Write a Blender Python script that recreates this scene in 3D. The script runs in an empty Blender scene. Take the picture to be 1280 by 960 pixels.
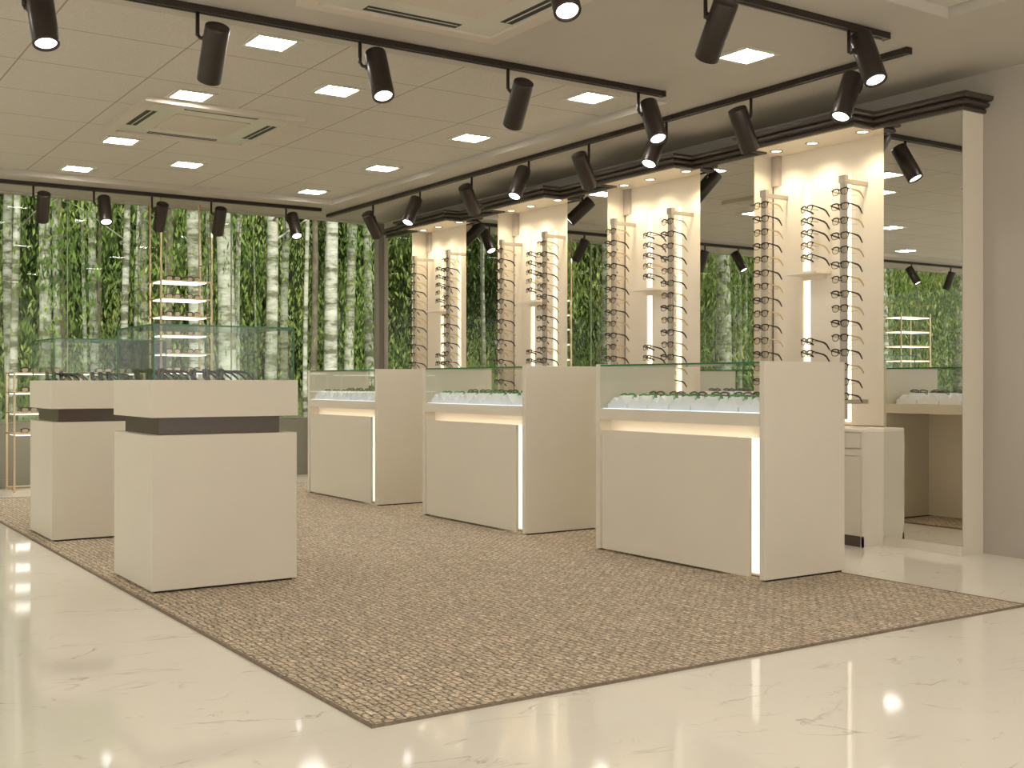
import bpy, math, random
from mathutils import Vector, Matrix, noise as mnoise
random.seed(7)
C = bpy.context.scene.collection
PI = math.pi

# ------------------------------------------------------------------ materials
def new_mat(name):
    m = bpy.data.materials.new(name); m.use_nodes = True
    return m, m.node_tree, m.node_tree.nodes['Principled BSDF']
def plain(name, col, rough=.5, metal=0., spec=.5, coat=0.):
    m, t, b = new_mat(name)
    b.inputs['Base Color'].default_value = (*col, 1)
    b.inputs['Roughness'].default_value = rough
    b.inputs['Metallic'].default_value = metal
    b.inputs['Specular IOR Level'].default_value = spec
    b.inputs['Coat Weight'].default_value = coat
    return m
def speckled(name, col, rough=.5, amt=.06, scale=40., bump=0., spec=.5):
    m, t, b = new_mat(name)
    n = t.nodes.new('ShaderNodeTexNoise'); n.inputs['Scale'].default_value = scale; n.inputs['Detail'].default_value = 3
    tc = t.nodes.new('ShaderNodeTexCoord'); t.links.new(tc.outputs['Object'], n.inputs['Vector'])
    r = t.nodes.new('ShaderNodeValToRGB'); t.links.new(n.outputs['Fac'], r.inputs[0])
    r.color_ramp.elements[0].position = .3; r.color_ramp.elements[1].position = .7
    r.color_ramp.elements[0].color = (*[c*(1-amt) for c in col], 1)
    r.color_ramp.elements[1].color = (*[min(1, c*(1+amt)) for c in col], 1)
    t.links.new(r.outputs[0], b.inputs['Base Color'])
    b.inputs['Roughness'].default_value = rough; b.inputs['Specular IOR Level'].default_value = spec
    if bump:
        bp = t.nodes.new('ShaderNodeBump'); bp.inputs['Strength'].default_value = bump; bp.inputs['Distance'].default_value = .01
        t.links.new(n.outputs['Fac'], bp.inputs['Height']); t.links.new(bp.outputs[0], b.inputs['Normal'])
    return m
def emit(name, col, s):
    m = bpy.data.materials.new(name); m.use_nodes = True; t = m.node_tree; t.nodes.clear()
    o = t.nodes.new('ShaderNodeOutputMaterial'); e = t.nodes.new('ShaderNodeEmission')
    e.inputs[0].default_value = (*col, 1); e.inputs[1].default_value = s
    t.links.new(e.outputs[0], o.inputs[0]); return m
def thin_glass(name, tint, refl=.06, rough=0., power=5.):
    m = bpy.data.materials.new(name); m.use_nodes = True; t = m.node_tree; t.nodes.clear()
    o = t.nodes.new('ShaderNodeOutputMaterial'); tr = t.nodes.new('ShaderNodeBsdfTransparent')
    g = t.nodes.new('ShaderNodeBsdfGlossy'); g.inputs['Roughness'].default_value = rough
    tr.inputs[0].default_value = (*tint, 1)
    lw = t.nodes.new('ShaderNodeLayerWeight'); lw.inputs['Blend'].default_value = .5
    p = t.nodes.new('ShaderNodeMath'); p.operation = 'POWER'; p.inputs[1].default_value = power
    t.links.new(lw.outputs['Facing'], p.inputs[0])
    ma = t.nodes.new('ShaderNodeMath'); ma.operation = 'MULTIPLY_ADD'; ma.inputs[1].default_value = .8; ma.inputs[2].default_value = refl
    t.links.new(p.outputs[0], ma.inputs[0]); ma.use_clamp = True
    mx = t.nodes.new('ShaderNodeMixShader')
    t.links.new(ma.outputs[0], mx.inputs[0]); t.links.new(tr.outputs[0], mx.inputs[1]); t.links.new(g.outputs[0], mx.inputs[2])
    t.links.new(mx.outputs[0], o.inputs[0]); return m

M = {}
M['laminate'] = speckled('cream_laminate', (.70, .645, .54), .42, .012, 3., spec=.35)
M['laminate_dark'] = plain('dark_bronze_laminate', (.085, .062, .048), .35)
M['bronze'] = plain('bronze_metal', (.036, .027, .022), .33, .35)
M['cornice'] = plain('dark_bronze_paint', (.05, .038, .03), .38)
M['plaster'] = speckled('ceiling_plaster', (.49, .455, .40), .9, .03, 2.)
M['wall'] = speckled('wall_paint', (.43, .385, .33), .85, .03, 2.)
M['low_wall'] = speckled('grey_green_paint', (.225, .215, .165), .6, .03, 2.)
M['frame_grey'] = plain('grey_frame', (.26, .235, .19), .5)
M['white_board'] = speckled('warm_white_board', (.85, .77, .65), .45, .01, 3.)
M['tray'] = plain('white_acrylic', (.90, .92, .97), .35)
M['gold'] = plain('brushed_gold', (.66, .52, .33), .32, .75)
M['black_frame'] = plain('black_acetate', (.012, .010, .009), .25)
M['tan_temple'] = plain('honey_acetate', (.64, .47, .27), .3)
M['brown_frame'] = plain('brown_acetate', (.10, .065, .045), .3)
M['green_frame'] = plain('green_acetate', (.07, .36, .07), .25)
M['beige_lens'] = plain('beige_lens', (.50, .42, .34), .2)
M['dark_lens'] = plain('smoked_lens', (.10, .095, .08), .15)
M['lens'] = thin_glass('clear_lens', (.90, .89, .87), .07)
M['case_glass'] = thin_glass('case_glass', (.975, .99, .98), .022)
M['window_glass'] = thin_glass('window_glass', (.95, .965, .95), .009)
M['steel'] = plain('pole_steel', (.50, .44, .36), .38, .25)
M['knob'] = plain('brushed_knob', (.22, .20, .17), .3, .7)
M['chrome'] = plain('satin_chrome', (.5, .47, .43), .25, .9)
M['ac_plastic'] = plain('unit_plastic', (.56, .54, .46), .35)
M['black'] = plain('slot_black', (.01, .01, .01), .6)
M['panel_on'] = emit('light_panel_on', (1, .95, .88), 48.)
M['spot_on'] = emit('spot_lens_on', (1, .97, .95), 6.)
M['downlight_on'] = emit('downlight_on', (1, .88, .68), 6.)
M['led'] = emit('warm_led', (1, .87, .62), 2.0)
M['counter_led'] = emit('counter_led', (1, .90, .70), 1.5)
M['hidden_led'] = emit('hidden_led', (1, .88, .70), 5.)
M['added_tray_led'] = emit('added_tray_led', (.86, .92, 1.), 1.5)
M['rack_led'] = emit('rack_led', (1, .93, .82), 3.)
M['mirror'] = bpy.data.materials.new('mirror_silver'); M['mirror'].use_nodes = True
_b = M['mirror'].node_tree.nodes['Principled BSDF']
_b.inputs['Base Color'].default_value = (.80, .80, .77, 1); _b.inputs['Metallic'].default_value = 1; _b.inputs['Roughness'].default_value = 0
# green glass edge
M['glass_edge'] = plain('glass_edge_green', (.035, .17, .075), .15)

M['joint'] = plain('silicone_joint', (.36, .40, .30), .4)
# tile ceiling : fine mineral texture + grid of joints
def tile_mat():
    m, t, b = new_mat('mineral_fibre_tiles')
    tc = t.nodes.new('ShaderNodeTexCoord'); sx = t.nodes.new('ShaderNodeSeparateXYZ'); t.links.new(tc.outputs['Object'], sx.inputs[0])
    outs = []
    for ax, off, pitch in (('X', 2.035, .7385), ('Y', 6.30, .7335)):
        a = t.nodes.new('ShaderNodeMath'); a.operation = 'SUBTRACT'; a.inputs[1].default_value = off - 40*pitch; t.links.new(sx.outputs[ax], a.inputs[0])
        w = t.nodes.new('ShaderNodeMath'); w.operation = 'PINGPONG'; w.inputs[1].default_value = pitch/2; t.links.new(a.outputs[0], w.inputs[0])
        l = t.nodes.new('ShaderNodeMath'); l.operation = 'LESS_THAN'; l.inputs[1].default_value = .0045; t.links.new(w.outputs[0], l.inputs[0])
        outs.append(l)
    mxm = t.nodes.new('ShaderNodeMath'); mxm.operation = 'MAXIMUM'; t.links.new(outs[0].outputs[0], mxm.inputs[0]); t.links.new(outs[1].outputs[0], mxm.inputs[1])
    n = t.nodes.new('ShaderNodeTexNoise'); n.inputs['Scale'].default_value = 90; n.inputs['Detail'].default_value = 4; t.links.new(tc.outputs['Object'], n.inputs['Vector'])
    r = t.nodes.new('ShaderNodeValToRGB'); t.links.new(n.outputs['Fac'], r.inputs[0])
    r.color_ramp.elements[0].position = .3; r.color_ramp.elements[1].position = .65
    r.color_ramp.elements[0].color = (.52, .49, .435, 1); r.color_ramp.elements[1].color = (.60, .56, .50, 1)
    mx = t.nodes.new('ShaderNodeMix'); mx.data_type = 'RGBA'
    t.links.new(mxm.outputs[0], mx.inputs['Factor']); t.links.new(r.outputs[0], mx.inputs['A']); mx.inputs['B'].default_value = (.30, .25, .19, 1)
    t.links.new(mx.outputs['Result'], b.inputs['Base Color']); b.inputs['Roughness'].default_value = .9
    return m
M['tiles'] = tile_mat()

def marble_mat():
    m, t, b = new_mat('polished_marble')
    tc = t.nodes.new('ShaderNodeTexCoord')
    L = t.links
    def vein(scale, dist, thin, off, mask_scale, lo, hi):
        mp = t.nodes.new('ShaderNodeMapping'); mp.inputs['Location'].default_value = off; mp.inputs['Rotation'].default_value = (0, 0, .7); mp.inputs['Scale'].default_value = (1, 1.9, 1)
        L.new(tc.outputs['Object'], mp.inputs[0])
        n = t.nodes.new('ShaderNodeTexNoise'); n.inputs['Scale'].default_value = scale; n.inputs['Detail'].default_value = 4; n.inputs['Roughness'].default_value = .55; n.inputs['Distortion'].default_value = dist
        L.new(mp.outputs[0], n.inputs['Vector'])
        s = t.nodes.new('ShaderNodeMath'); s.operation = 'SUBTRACT'; s.inputs[1].default_value = .5; L.new(n.outputs['Fac'], s.inputs[0])
        a = t.nodes.new('ShaderNodeMath'); a.operation = 'ABSOLUTE'; L.new(s.outputs[0], a.inputs[0])
        mr = t.nodes.new('ShaderNodeMapRange'); mr.inputs['From Min'].default_value = 0; mr.inputs['From Max'].default_value = thin; mr.inputs['To Min'].default_value = 1; mr.inputs['To Max'].default_value = 0
        L.new(a.outputs[0], mr.inputs['Value'])
        k = t.nodes.new('ShaderNodeTexNoise'); k.inputs['Scale'].default_value = mask_scale; k.inputs['Detail'].default_value = 2; L.new(mp.outputs[0], k.inputs['Vector'])
        kr = t.nodes.new('ShaderNodeMapRange'); kr.inputs['From Min'].default_value = lo; kr.inputs['From Max'].default_value = hi; L.new(k.outputs['Fac'], kr.inputs['Value'])
        mu = t.nodes.new('ShaderNodeMath'); mu.operation = 'MULTIPLY'; L.new(mr.outputs[0], mu.inputs[0]); L.new(kr.outputs[0], mu.inputs[1])
        return mu
    v1 = vein(1.5, .7, .011, (3, 1, 0), 2.4, .50, .66); v2 = vein(3.2, 1.0, .012, (9, 4, 0), 3.5, .55, .70)
    ad = t.nodes.new('ShaderNodeMath'); ad.operation = 'MAXIMUM'; L.new(v1.outputs[0], ad.inputs[0]); L.new(v2.outputs[0], ad.inputs[1])
    sc = t.nodes.new('ShaderNodeMath'); sc.operation = 'MULTIPLY'; sc.inputs[1].default_value = .6; L.new(ad.outputs[0], sc.inputs[0])
    mx = t.nodes.new('ShaderNodeMix'); mx.data_type = 'RGBA'; L.new(sc.outputs[0], mx.inputs['Factor'])
    c = t.nodes.new('ShaderNodeTexNoise'); c.inputs['Scale'].default_value = 1.1; L.new(tc.outputs['Object'], c.inputs['Vector'])
    r = t.nodes.new('ShaderNodeValToRGB'); L.new(c.outputs['Fac'], r.inputs[0])
    r.color_ramp.elements[0].color = (.86, .815, .72, 1); r.color_ramp.elements[1].color = (.92, .87, .77, 1)
    L.new(r.outputs[0], mx.inputs['A']); mx.inputs['B'].default_value = (.40, .35, .28, 1)
    L.new(mx.outputs['Result'], b.inputs['Base Color'])
    b.inputs['Roughness'].default_value = .06; b.inputs['Specular IOR Level'].default_value = .5
    return m
M['marble'] = marble_mat()

def carpet_mat():
    m, t, b = new_mat('woven_carpet'); L = t.links
    tc = t.nodes.new('ShaderNodeTexCoord')
    wn = t.nodes.new('ShaderNodeTexNoise'); wn.inputs['Scale'].default_value = 17; wn.inputs['Detail'].default_value = 2; L.new(tc.outputs['Object'], wn.inputs['Vector'])
    vm = t.nodes.new('ShaderNodeVectorMath'); vm.operation = 'SCALE'; vm.inputs['Scale'].default_value = .035; L.new(wn.outputs['Color'], vm.inputs[0])
    va = t.nodes.new('ShaderNodeVectorMath'); va.operation = 'ADD'; L.new(tc.outputs['Object'], va.inputs[0]); L.new(vm.outputs[0], va.inputs[1])
    mp = t.nodes.new('ShaderNodeMapping'); mp.inputs['Rotation'].default_value = (0, 0, PI/2); L.new(va.outputs[0], mp.inputs[0])
    br = t.nodes.new('ShaderNodeTexBrick'); br.offset = .5; br.squash = 1
    br.inputs['Scale'].default_value = 1; br.inputs['Brick Width'].default_value = .052; br.inputs['Row Height'].default_value = .028
    br.inputs['Mortar Size'].default_value = .0045; br.inputs['Mortar Smooth'].default_value = 1.; br.inputs['Bias'].default_value = 0
    br.inputs['Color1'].default_value = (.76, .645, .50, 1); br.inputs['Color2'].default_value = (.58, .485, .37, 1); br.inputs['Mortar'].default_value = (.27, .21, .145, 1)
    L.new(mp.outputs[0], br.inputs['Vector'])
    f = t.nodes.new('ShaderNodeTexNoise'); f.inputs['Scale'].default_value = 90; f.inputs['Detail'].default_value = 3; L.new(tc.outputs['Object'], f.inputs['Vector'])
    fr = t.nodes.new('ShaderNodeValToRGB'); L.new(f.outputs['Fac'], fr.inputs[0])
    fr.color_ramp.elements[0].position = .32; fr.color_ramp.elements[0].color = (.5, .5, .5, 1); fr.color_ramp.elements[1].position = .68; fr.color_ramp.elements[1].color = (1.25, 1.25, 1.25, 1)
    mx = t.nodes.new('ShaderNodeMix'); mx.data_type = 'RGBA'; mx.blend_type = 'MULTIPLY'; mx.inputs['Factor'].default_value = 1
    L.new(br.outputs['Color'], mx.inputs['A']); L.new(fr.outputs[0], mx.inputs['B'])
    L.new(mx.outputs['Result'], b.inputs['Base Color']); b.inputs['Roughness'].default_value = .95; b.inputs['Specular IOR Level'].default_value = .1
    bp = t.nodes.new('ShaderNodeBump'); bp.inputs['Strength'].default_value = .8; bp.inputs['Distance'].default_value = .006; bp.invert = True
    L.new(br.outputs['Fac'], bp.inputs['Height']); L.new(bp.outputs[0], b.inputs['Normal'])
    return m
M['carpet'] = carpet_mat()

def bark_mat():
    m, t, b = new_mat('birch_bark'); L = t.links
    g = t.nodes.new('ShaderNodeNewGeometry')
    oi = t.nodes.new('ShaderNodeObjectInfo')
    mp = t.nodes.new('ShaderNodeMapping'); mp.inputs['Scale'].default_value = (1.6, 1.6, 5.5); L.new(g.outputs['Position'], mp.inputs[0])
    n = t.nodes.new('ShaderNodeTexNoise'); n.inputs['Scale'].default_value = 1.3; n.inputs['Detail'].default_value = 4; n.inputs['Roughness'].default_value = .7; L.new(mp.outputs[0], n.inputs['Vector'])
    r = t.nodes.new('ShaderNodeValToRGB'); L.new(n.outputs['Fac'], r.inputs[0])
    e = r.color_ramp.elements; e[0].position = .42; e[0].color = (.05, .045, .035, 1); e[1].position = .50; e[1].color = (.40, .40, .36, 1)
    e2 = r.color_ramp.elements.new(.64); e2.color = (.72, .72, .67, 1)
    k = t.nodes.new('ShaderNodeTexNoise'); k.inputs['Scale'].default_value = .5; L.new(g.outputs['Position'], k.inputs['Vector'])
    mx = t.nodes.new('ShaderNodeMix'); mx.data_type = 'RGBA'; L.new(k.outputs['Fac'], mx.inputs['Factor']); L.new(r.outputs[0], mx.inputs['A']); mx.inputs['B'].default_value = (.16, .18, .09, 1)
    L.new(mx.outputs['Result'], b.inputs['Base Color']); b.inputs['Roughness'].default_value = .8
    return m
M['bark'] = bark_mat()
M['dark_bark'] = speckled('dark_bark', (.13, .11, .075), .9, .5, 6.)
def leaf_mat(name, dark, mid, bright, scale=.55):
    m, t, b = new_mat(name); L = t.links
    g = t.nodes.new('ShaderNodeNewGeometry')
    n = t.nodes.new('ShaderNodeTexNoise'); n.inputs['Scale'].default_value = scale; n.inputs['Detail'].default_value = 6; n.inputs['Roughness'].default_value = .7; L.new(g.outputs['Position'], n.inputs['Vector'])
    r = t.nodes.new('ShaderNodeValToRGB'); L.new(n.outputs['Fac'], r.inputs[0])
    e = r.color_ramp.elements; e[0].position = .36; e[0].color = (*dark, 1); e[1].position = .68; e[1].color = (*bright, 1)
    x = r.color_ramp.elements.new(.5); x.color = (*mid, 1)
    L.new(r.outputs[0], b.inputs['Base Color']); b.inputs['Roughness'].default_value = .6; b.inputs['Specular IOR Level'].default_value = .2
    tl = t.nodes.new('ShaderNodeBsdfTranslucent'); L.new(r.outputs[0], tl.inputs[0])
    mx = t.nodes.new('ShaderNodeMixShader'); mx.inputs[0].default_value = .35
    o = t.nodes['Material Output']; L.new(b.outputs[0], mx.inputs[1]); L.new(tl.outputs[0], mx.inputs[2]); L.new(mx.outputs[0], o.inputs[0])
    return m
M['leaf'] = leaf_mat('birch_leaf', (.035, .075, .015), (.17, .26, .06), (.55, .60, .22))
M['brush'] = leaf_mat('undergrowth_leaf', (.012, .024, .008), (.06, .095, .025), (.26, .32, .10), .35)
M['soil'] = speckled('forest_soil', (.10, .12, .045), .95, .5, 1.5)

# ------------------------------------------------------------------ mesh helpers
class MB:
    def __init__(s): s.v = []; s.f = []; s.m = []; s.mats = []; s.sm = []
    def mi(s, mat):
        if mat not in s.mats: s.mats.append(mat)
        return s.mats.index(mat)
    def add(s, vs, fs, mat, smooth=False):
        o = len(s.v); s.v += [tuple(v) for v in vs]; k = s.mi(mat)
        for f in fs: s.f.append(tuple(i+o for i in f)); s.m.append(k); s.sm.append(smooth)
        return s
    def box(s, x0, x1, y0, y1, z0, z1, mat):
        if x0 > x1: x0, x1 = x1, x0
        if y0 > y1: y0, y1 = y1, y0
        vs = [(x0,y0,z0),(x1,y0,z0),(x1,y1,z0),(x0,y1,z0),(x0,y0,z1),(x1,y0,z1),(x1,y1,z1),(x0,y1,z1)]
        return s.add(vs, [(0,3,2,1),(4,5,6,7),(0,1,5,4),(1,2,6,5),(2,3,7,6),(3,0,4,7)], mat)
    def tube(s, pts, r, mat, n=8, closed=False, cap=True, smooth=True):
        pts = [Vector(p) for p in pts]; N = len(pts)
        rs = r if isinstance(r, (list, tuple)) else [r]*N
        vs = []; up = None
        for i, p in enumerate(pts):
            a = pts[i-1] if (i > 0 or closed) else pts[0]; b = pts[(i+1) % N] if (i < N-1 or closed) else pts[-1]
            t = (b-a).normalized()
            if up is None:
                up = Vector((0,0,1)) if abs(t.z) < .9 else Vector((1,0,0))
            sd = t.cross(up).normalized(); up2 = sd.cross(t).normalized(); up = up2
            for k in range(n):
                an = 2*PI*k/n; vs.append(p + (sd*math.cos(an) + up2*math.sin(an))*rs[i])
        fs = []
        for i in range(N if closed else N-1):
            j = (i+1) % N
            for k in range(n):
                k2 = (k+1) % n; fs.append((i*n+k, i*n+k2, j*n+k2, j*n+k))
        if cap and not closed: fs.append(tuple(range(n))[::-1]); fs.append(tuple((N-1)*n+k for k in range(n)))
        return s.add(vs, fs, mat, smooth)
    def lathe(s, prof, mat, n=28, smooth=True, mtx=None):
        vs = []
        for r, z in prof:
            for k in range(n):
                a = 2*PI*k/n; vs.append(Vector((r*math.cos(a), r*math.sin(a), z)))
        if mtx: vs = [mtx @ v for v in vs]
        fs = []
        for i in range(len(prof)-1):
            for k in range(n):
                k2 = (k+1) % n; fs.append((i*n+k, i*n+k2, (i+1)*n+k2, (i+1)*n+k))
        return s.add(vs, fs, mat, smooth)
    def disc(s, r, z, mat, n=28, mtx=None, flip=False):
        vs = [Vector((r*math.cos(2*PI*k/n), r*math.sin(2*PI*k/n), z)) for k in range(n)]
        if mtx: vs = [mtx @ v for v in vs]
        f = tuple(range(n)); return s.add(vs, [f[::-1] if flip else f], mat)
    def prism(s, poly, axis, a, b, mat, smooth=False):
        n = len(poly)
        def P(p, t): return {'x': (t, p[0], p[1]), 'y': (p[0], t, p[1]), 'z': (p[0], p[1], t)}[axis]
        vs = [P(p, a) for p in poly] + [P(p, b) for p in poly]
        fs = [tuple(range(n))[::-1], tuple(range(n, 2*n))] + [(i, (i+1) % n, n+(i+1) % n, n+i) for i in range(n)]
        return s.add(vs, fs, mat, smooth)
    def build(s, name, parent=None, bevel=0, loc=None):
        me = bpy.data.meshes.new(name); me.from_pydata(s.v, [], s.f); me.update()
        for mt in s.mats: me.materials.append(mt)
        me.polygons.foreach_set('material_index', s.m); me.polygons.foreach_set('use_smooth', s.sm)
        o = bpy.data.objects.new(name, me); C.objects.link(o)
        if parent: o.parent = parent
        if loc: o.location = loc
        if bevel:
            md = o.modifiers.new('bevel', 'BEVEL'); md.width = bevel; md.segments = 2; md.limit_method = 'ANGLE'
        return o
def tag(o, label=None, cat=None, group=None, kind=None):
    if label: o['label'] = label
    if cat: o['category'] = cat
    if group: o['group'] = group
    if kind: o['kind'] = kind
    return o
def thing(name, loc, label, cat, group=None, rz=0):
    o = bpy.data.objects.new(name, None); C.objects.link(o); o.location = loc; o.rotation_euler = (0, 0, rz)
    o.empty_display_size = .05
    return tag(o, label, cat, group)
def copy_tree(o, parent=None):
    c = o.copy(); C.objects.link(c); c.parent = parent
    for ch in list(o.children): copy_tree(ch, c)
    return c
ORD = ['first','second','third','fourth','fifth','sixth','seventh','eighth','ninth','tenth','eleventh','twelfth','thirteenth','fourteenth','fifteenth','sixteenth']
ORDT = lambda i, n: 'topmost' if i == 0 else ('lowest' if i == n-1 else ORD[i] + ' from the top')

# ------------------------------------------------------------------ room constants (metres; X along the counters' short side, Y towards the windows)
WR, WB, WL, YB = 6.0, 11.6, -6.5, -3.2      # right wall, window wall, left wall, shop front behind
H, HT = 2.80, 2.852                         # plain ceiling, recessed tile ceiling

# floor
MB().box(WL-.1, WR+.15, YB-1.5, WB+.12, -.2, 0, M['marble']).build('floor').__setitem__('kind', 'structure')
# ceiling: plain plaster with two recesses, the tile field above
cm = MB()
def slab(x0, x1, y0, y1): cm.box(x0, x1, y0, y1, H, H+.25, M['plaster'])
C1 = (-5.6, 4.95, 5.60, 10.69); C2 = (-5.6, 4.92, -2.4, 3.52)
slab(C1[1], WR+.15, YB-.2, WB+.1); slab(WL-.1, C1[0], YB-.2, WB+.1)
slab(C1[0], C1[1], C1[3], WB+.1); slab(C1[0], C1[1], C2[3], C1[2]); slab(C1[0], C1[1], YB-.2, C2[2])
ceil = cm.build('ceiling'); ceil['kind'] = 'structure'
tm = MB(); tm.box(C1[0]-.02, C1[1]+.02, C1[2]-.02, C1[3]+.02, HT, HT+.1, M['tiles']); tm.box(C2[0]-.02, C2[1]+.02, C2[2]-.02, C2[3]+.02, HT, HT+.1, M['tiles'])
t_ = tm.build('tile_field', ceil)
MB().box(WL-.2, WR+.3, YB-.4, WB+.2, H+.3, H+.4, M['plaster']).build('roof_slab', ceil)
# walls
MB().box(WR, WR+.15, YB-1.5, WB+.12, 0, H+.25, M['wall']).build('wall_right')['kind'] = 'structure'
wl = MB(); wl.box(WL-.15, WL, YB-.2, WB+.12, 0, .12, M['low_wall']); wl.box(WL-.15, WL, YB-.2, WB+.12, 2.70, H+.25, M['wall'])
for y in (-3.3, -.35, 2.6, 5.55, 8.5, 11.45): wl.box(WL-.12, WL, y, y+.12, .12, 2.70, M['frame_grey'])
wl.build('wall_left')['kind'] = 'structure'  # unseen left side, opened up so world light reaches the counter fronts
wb = MB(); wb.box(WL, WR, WB, WB+.12, 0, .60, M['low_wall']); wb.box(WL, WR, WB, WB+.12, 2.782, H+.05, M['plaster'])
MB.build(wb, 'wall_back')['kind'] = 'structure'
sk = MB(); sk.box(WL, WR, WB-.018, WB, 0, .085, M['low_wall']); sk.build('baseboard_back', bevel=.004)['kind'] = 'structure'
tr = MB(); tr.box(5.93, 6.0, WB-.02, WB+.10, .60, 2.782, M['frame_grey']); tr.box(WL, 5.93, WB+.02, WB+.10, .60, .612, M['frame_grey'])
tr.build('trim_1', bevel=.003)['kind'] = 'structure'
# window panes with glass joints
x = 5.93; k = 1
while x > WL + .1:
    x0 = max(WL, x - (1.69 if k == 1 else 1.645))
    w = MB(); w.box(x0+.004, x-.004, WB+.05, WB+.06, .612, 2.782, M['window_glass'])
    wo = w.build('window_%d' % k); wo['kind'] = 'structure'
    MB().box(x0-.004, x0+.004, WB+.045, WB+.065, .612, 2.782, M['joint']).build('glass_joint', wo)
    x = x0; k += 1

for y in (-3.18, -.23, 2.72, 5.67, 8.62):  # added glazing in the unseen left wall, admits world light
    MB().box(WL-.07, WL-.06, y, y+2.83, .12, 2.70, M['window_glass']).build('window_%d' % k)['kind'] = 'structure'
    k += 1
# woven carpet, let in flush with the marble and finished with a dark binding
RX0, RX1, RY0, RY1 = 1.512, 4.745, 2.986, 10.56
rug = thing('woven_carpet', (0, 0, 0), 'large brown woven carpet under the counters and pedestals on the marble floor', 'carpet')
MB().box(RX0, RX1, RY0, RY1, .0, .006, M['carpet']).build('pile', rug)
M['binding'] = speckled('carpet_binding', (.20, .16, .115), .9, .2, 60)
b_ = MB(); e = .012
b_.box(RX0-e, RX0, RY0-e, RY1+e, 0, .0075, M['binding']); b_.box(RX1, RX1+e, RY0-e, RY1+e, 0, .0075, M['binding'])
b_.box(RX0, RX1, RY0-e, RY0, 0, .0075, M['binding']); b_.box(RX0, RX1, RY1, RY1+e, 0, .0075, M['binding'])
tag(b_.build('edge_binding', rug), 'dark brown edge binding')
FZ = .006

# ------------------------------------------------------------------ eyeglasses (front faces -Y, temples run to +Y, origin at the bridge)
def rim_pts(cx, w=.056, h=.042, n=20):
    P = []
    for k in range(n):
        a = 2*PI*k/n; c, s = math.cos(a), math.sin(a)
        q = .62
        xx = cx + w/2*math.copysign(abs(c)**q, c); zz = h/2*math.copysign(abs(s)**q, s)
        xx -= math.copysign(.004, cx)*(zz/h)*-1 if False else 0
        if zz < 0: xx = cx + (xx-cx)*(1-.16*abs(zz)/(h/2))
        P.append((xx, .0012*abs(xx)/.07*4, zz))
    return P
def make_glasses(front_mat, temple_mat, lens_mat, droop=1., thick=.0029, fold=False):
    root = bpy.data.objects.new('eyeglasses', None); C.objects.link(root); root.empty_display_size = .02
    f = MB()
    for sx in (-1, 1):
        P = rim_pts(sx*.036)
        f.tube(P, [thick*(1.6 if p[2] > .008 else .75) for p in P], front_mat, n=6, closed=True)
        f.tube([(sx*.066, .004, .013), (sx*.0725, .006, .014)], thick*1.6, front_mat, n=6)
        f.tube([(sx*.010, .006, -.004), (sx*.008, .010, -.010)], .0022, front_mat, n=5)
    f.tube([(-.012, .0, .008), (-.005, -.002, .012), (.005, -.002, .012), (.012, .0, .008)], thick*1.15, front_mat, n=6)
    f.build('frame_front', root)
    for sx in (-1, 1):
        P = rim_pts(sx*.036); l = MB(); l.add([(p[0], .0008, p[2]) for p in P], [tuple(range(len(P)))], lens_mat)
        l.build('lens', root)
        t = MB()
        if fold:
            t.tube([(sx*.072, .006, .013), (sx*.066, .014+.004*sx, .012), (0, .017+.004*sx, .010), (-sx*.040, .016+.004*sx, .004), (-sx*.056, .014+.004*sx, -.014)], [.003, .003, .0035, .0038, .003], temple_mat, n=6)
        else:
            t.tube([(sx*.072, .006, .013), (sx*.073, .045, .012), (sx*.072, .088, .010), (sx*.070, .112, .002*droop), (sx*.067, .136, -.018*droop), (sx*.066, .145, -.027*droop)],
                   [.0034, .0046, .0062, .0056, .0046, .0036], temple_mat, n=6)
        t.build('temple', root)
    return root
def gone(o):
    for ch in list(o.children): gone(ch)
    bpy.data.objects.remove(o)
P_black = make_glasses(M['black_frame'], M['black_frame'], M['lens'])
P_tan = make_glasses(M['black_frame'], M['tan_temple'], M['lens'], thick=.0026)
P_green = make_glasses(M['green_frame'], M['green_frame'], M['lens'], fold=True)
P_brown = make_glasses(M['brown_frame'], M['brown_frame'], M['lens'], fold=True)
P_dark = make_glasses(M['black_frame'], M['black_frame'], M['dark_lens'], thick=.0034)
P_beige = make_glasses(M['black_frame'], M['black_frame'], M['beige_lens'], thick=.003)
PROTOS = [P_black, P_tan, P_green, P_brown, P_dark, P_beige]
def put_glasses(proto, loc, rot, label, group, s=1.):
    g = copy_tree(proto); g.location = loc; g.rotation_euler = rot; g.scale = (s, s, s)
    return tag(g, label, 'eyeglasses', group)

# ------------------------------------------------------------------ lit wall niches with mirrors between
NEAR = [4.578, 6.204, 7.833, 9.477]; NL = 1.088
NN = ['nearest niche', 'second niche', 'third niche', 'farthest niche']
UF = 5.80
mirrors = [(4.033, 4.578), (5.666, 6.204), (7.292, 7.833), (8.921, 9.477), (10.565, 11.10)]
mlab = ['tall mirror panel with cream side at the near end of the right wall display', 'tall mirror between the two nearest lit eyewear niches',
        'tall mirror between the second and third lit niches', 'tall mirror between the third and farthest lit niches', 'tall mirror beside the window corner past the farthest niche']
for (a, b), lb in zip(mirrors, mlab):
    t = thing('mirror_panel', (UF, a, 0), lb, 'mirror', 'mirror panels of the wall display')
    MB().box(.004, .198, 0, b-a, 0, 2.60, M['laminate']).build('cabinet_side', t)
    MB().box(-.002, .0035, .0, b-a, .055, 2.565, M['mirror']).build('mirror_glass', t)
    MB().box(-.004, .0035, 0, b-a, 0, .054, M['laminate']).build('plinth_rail', t)
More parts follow.
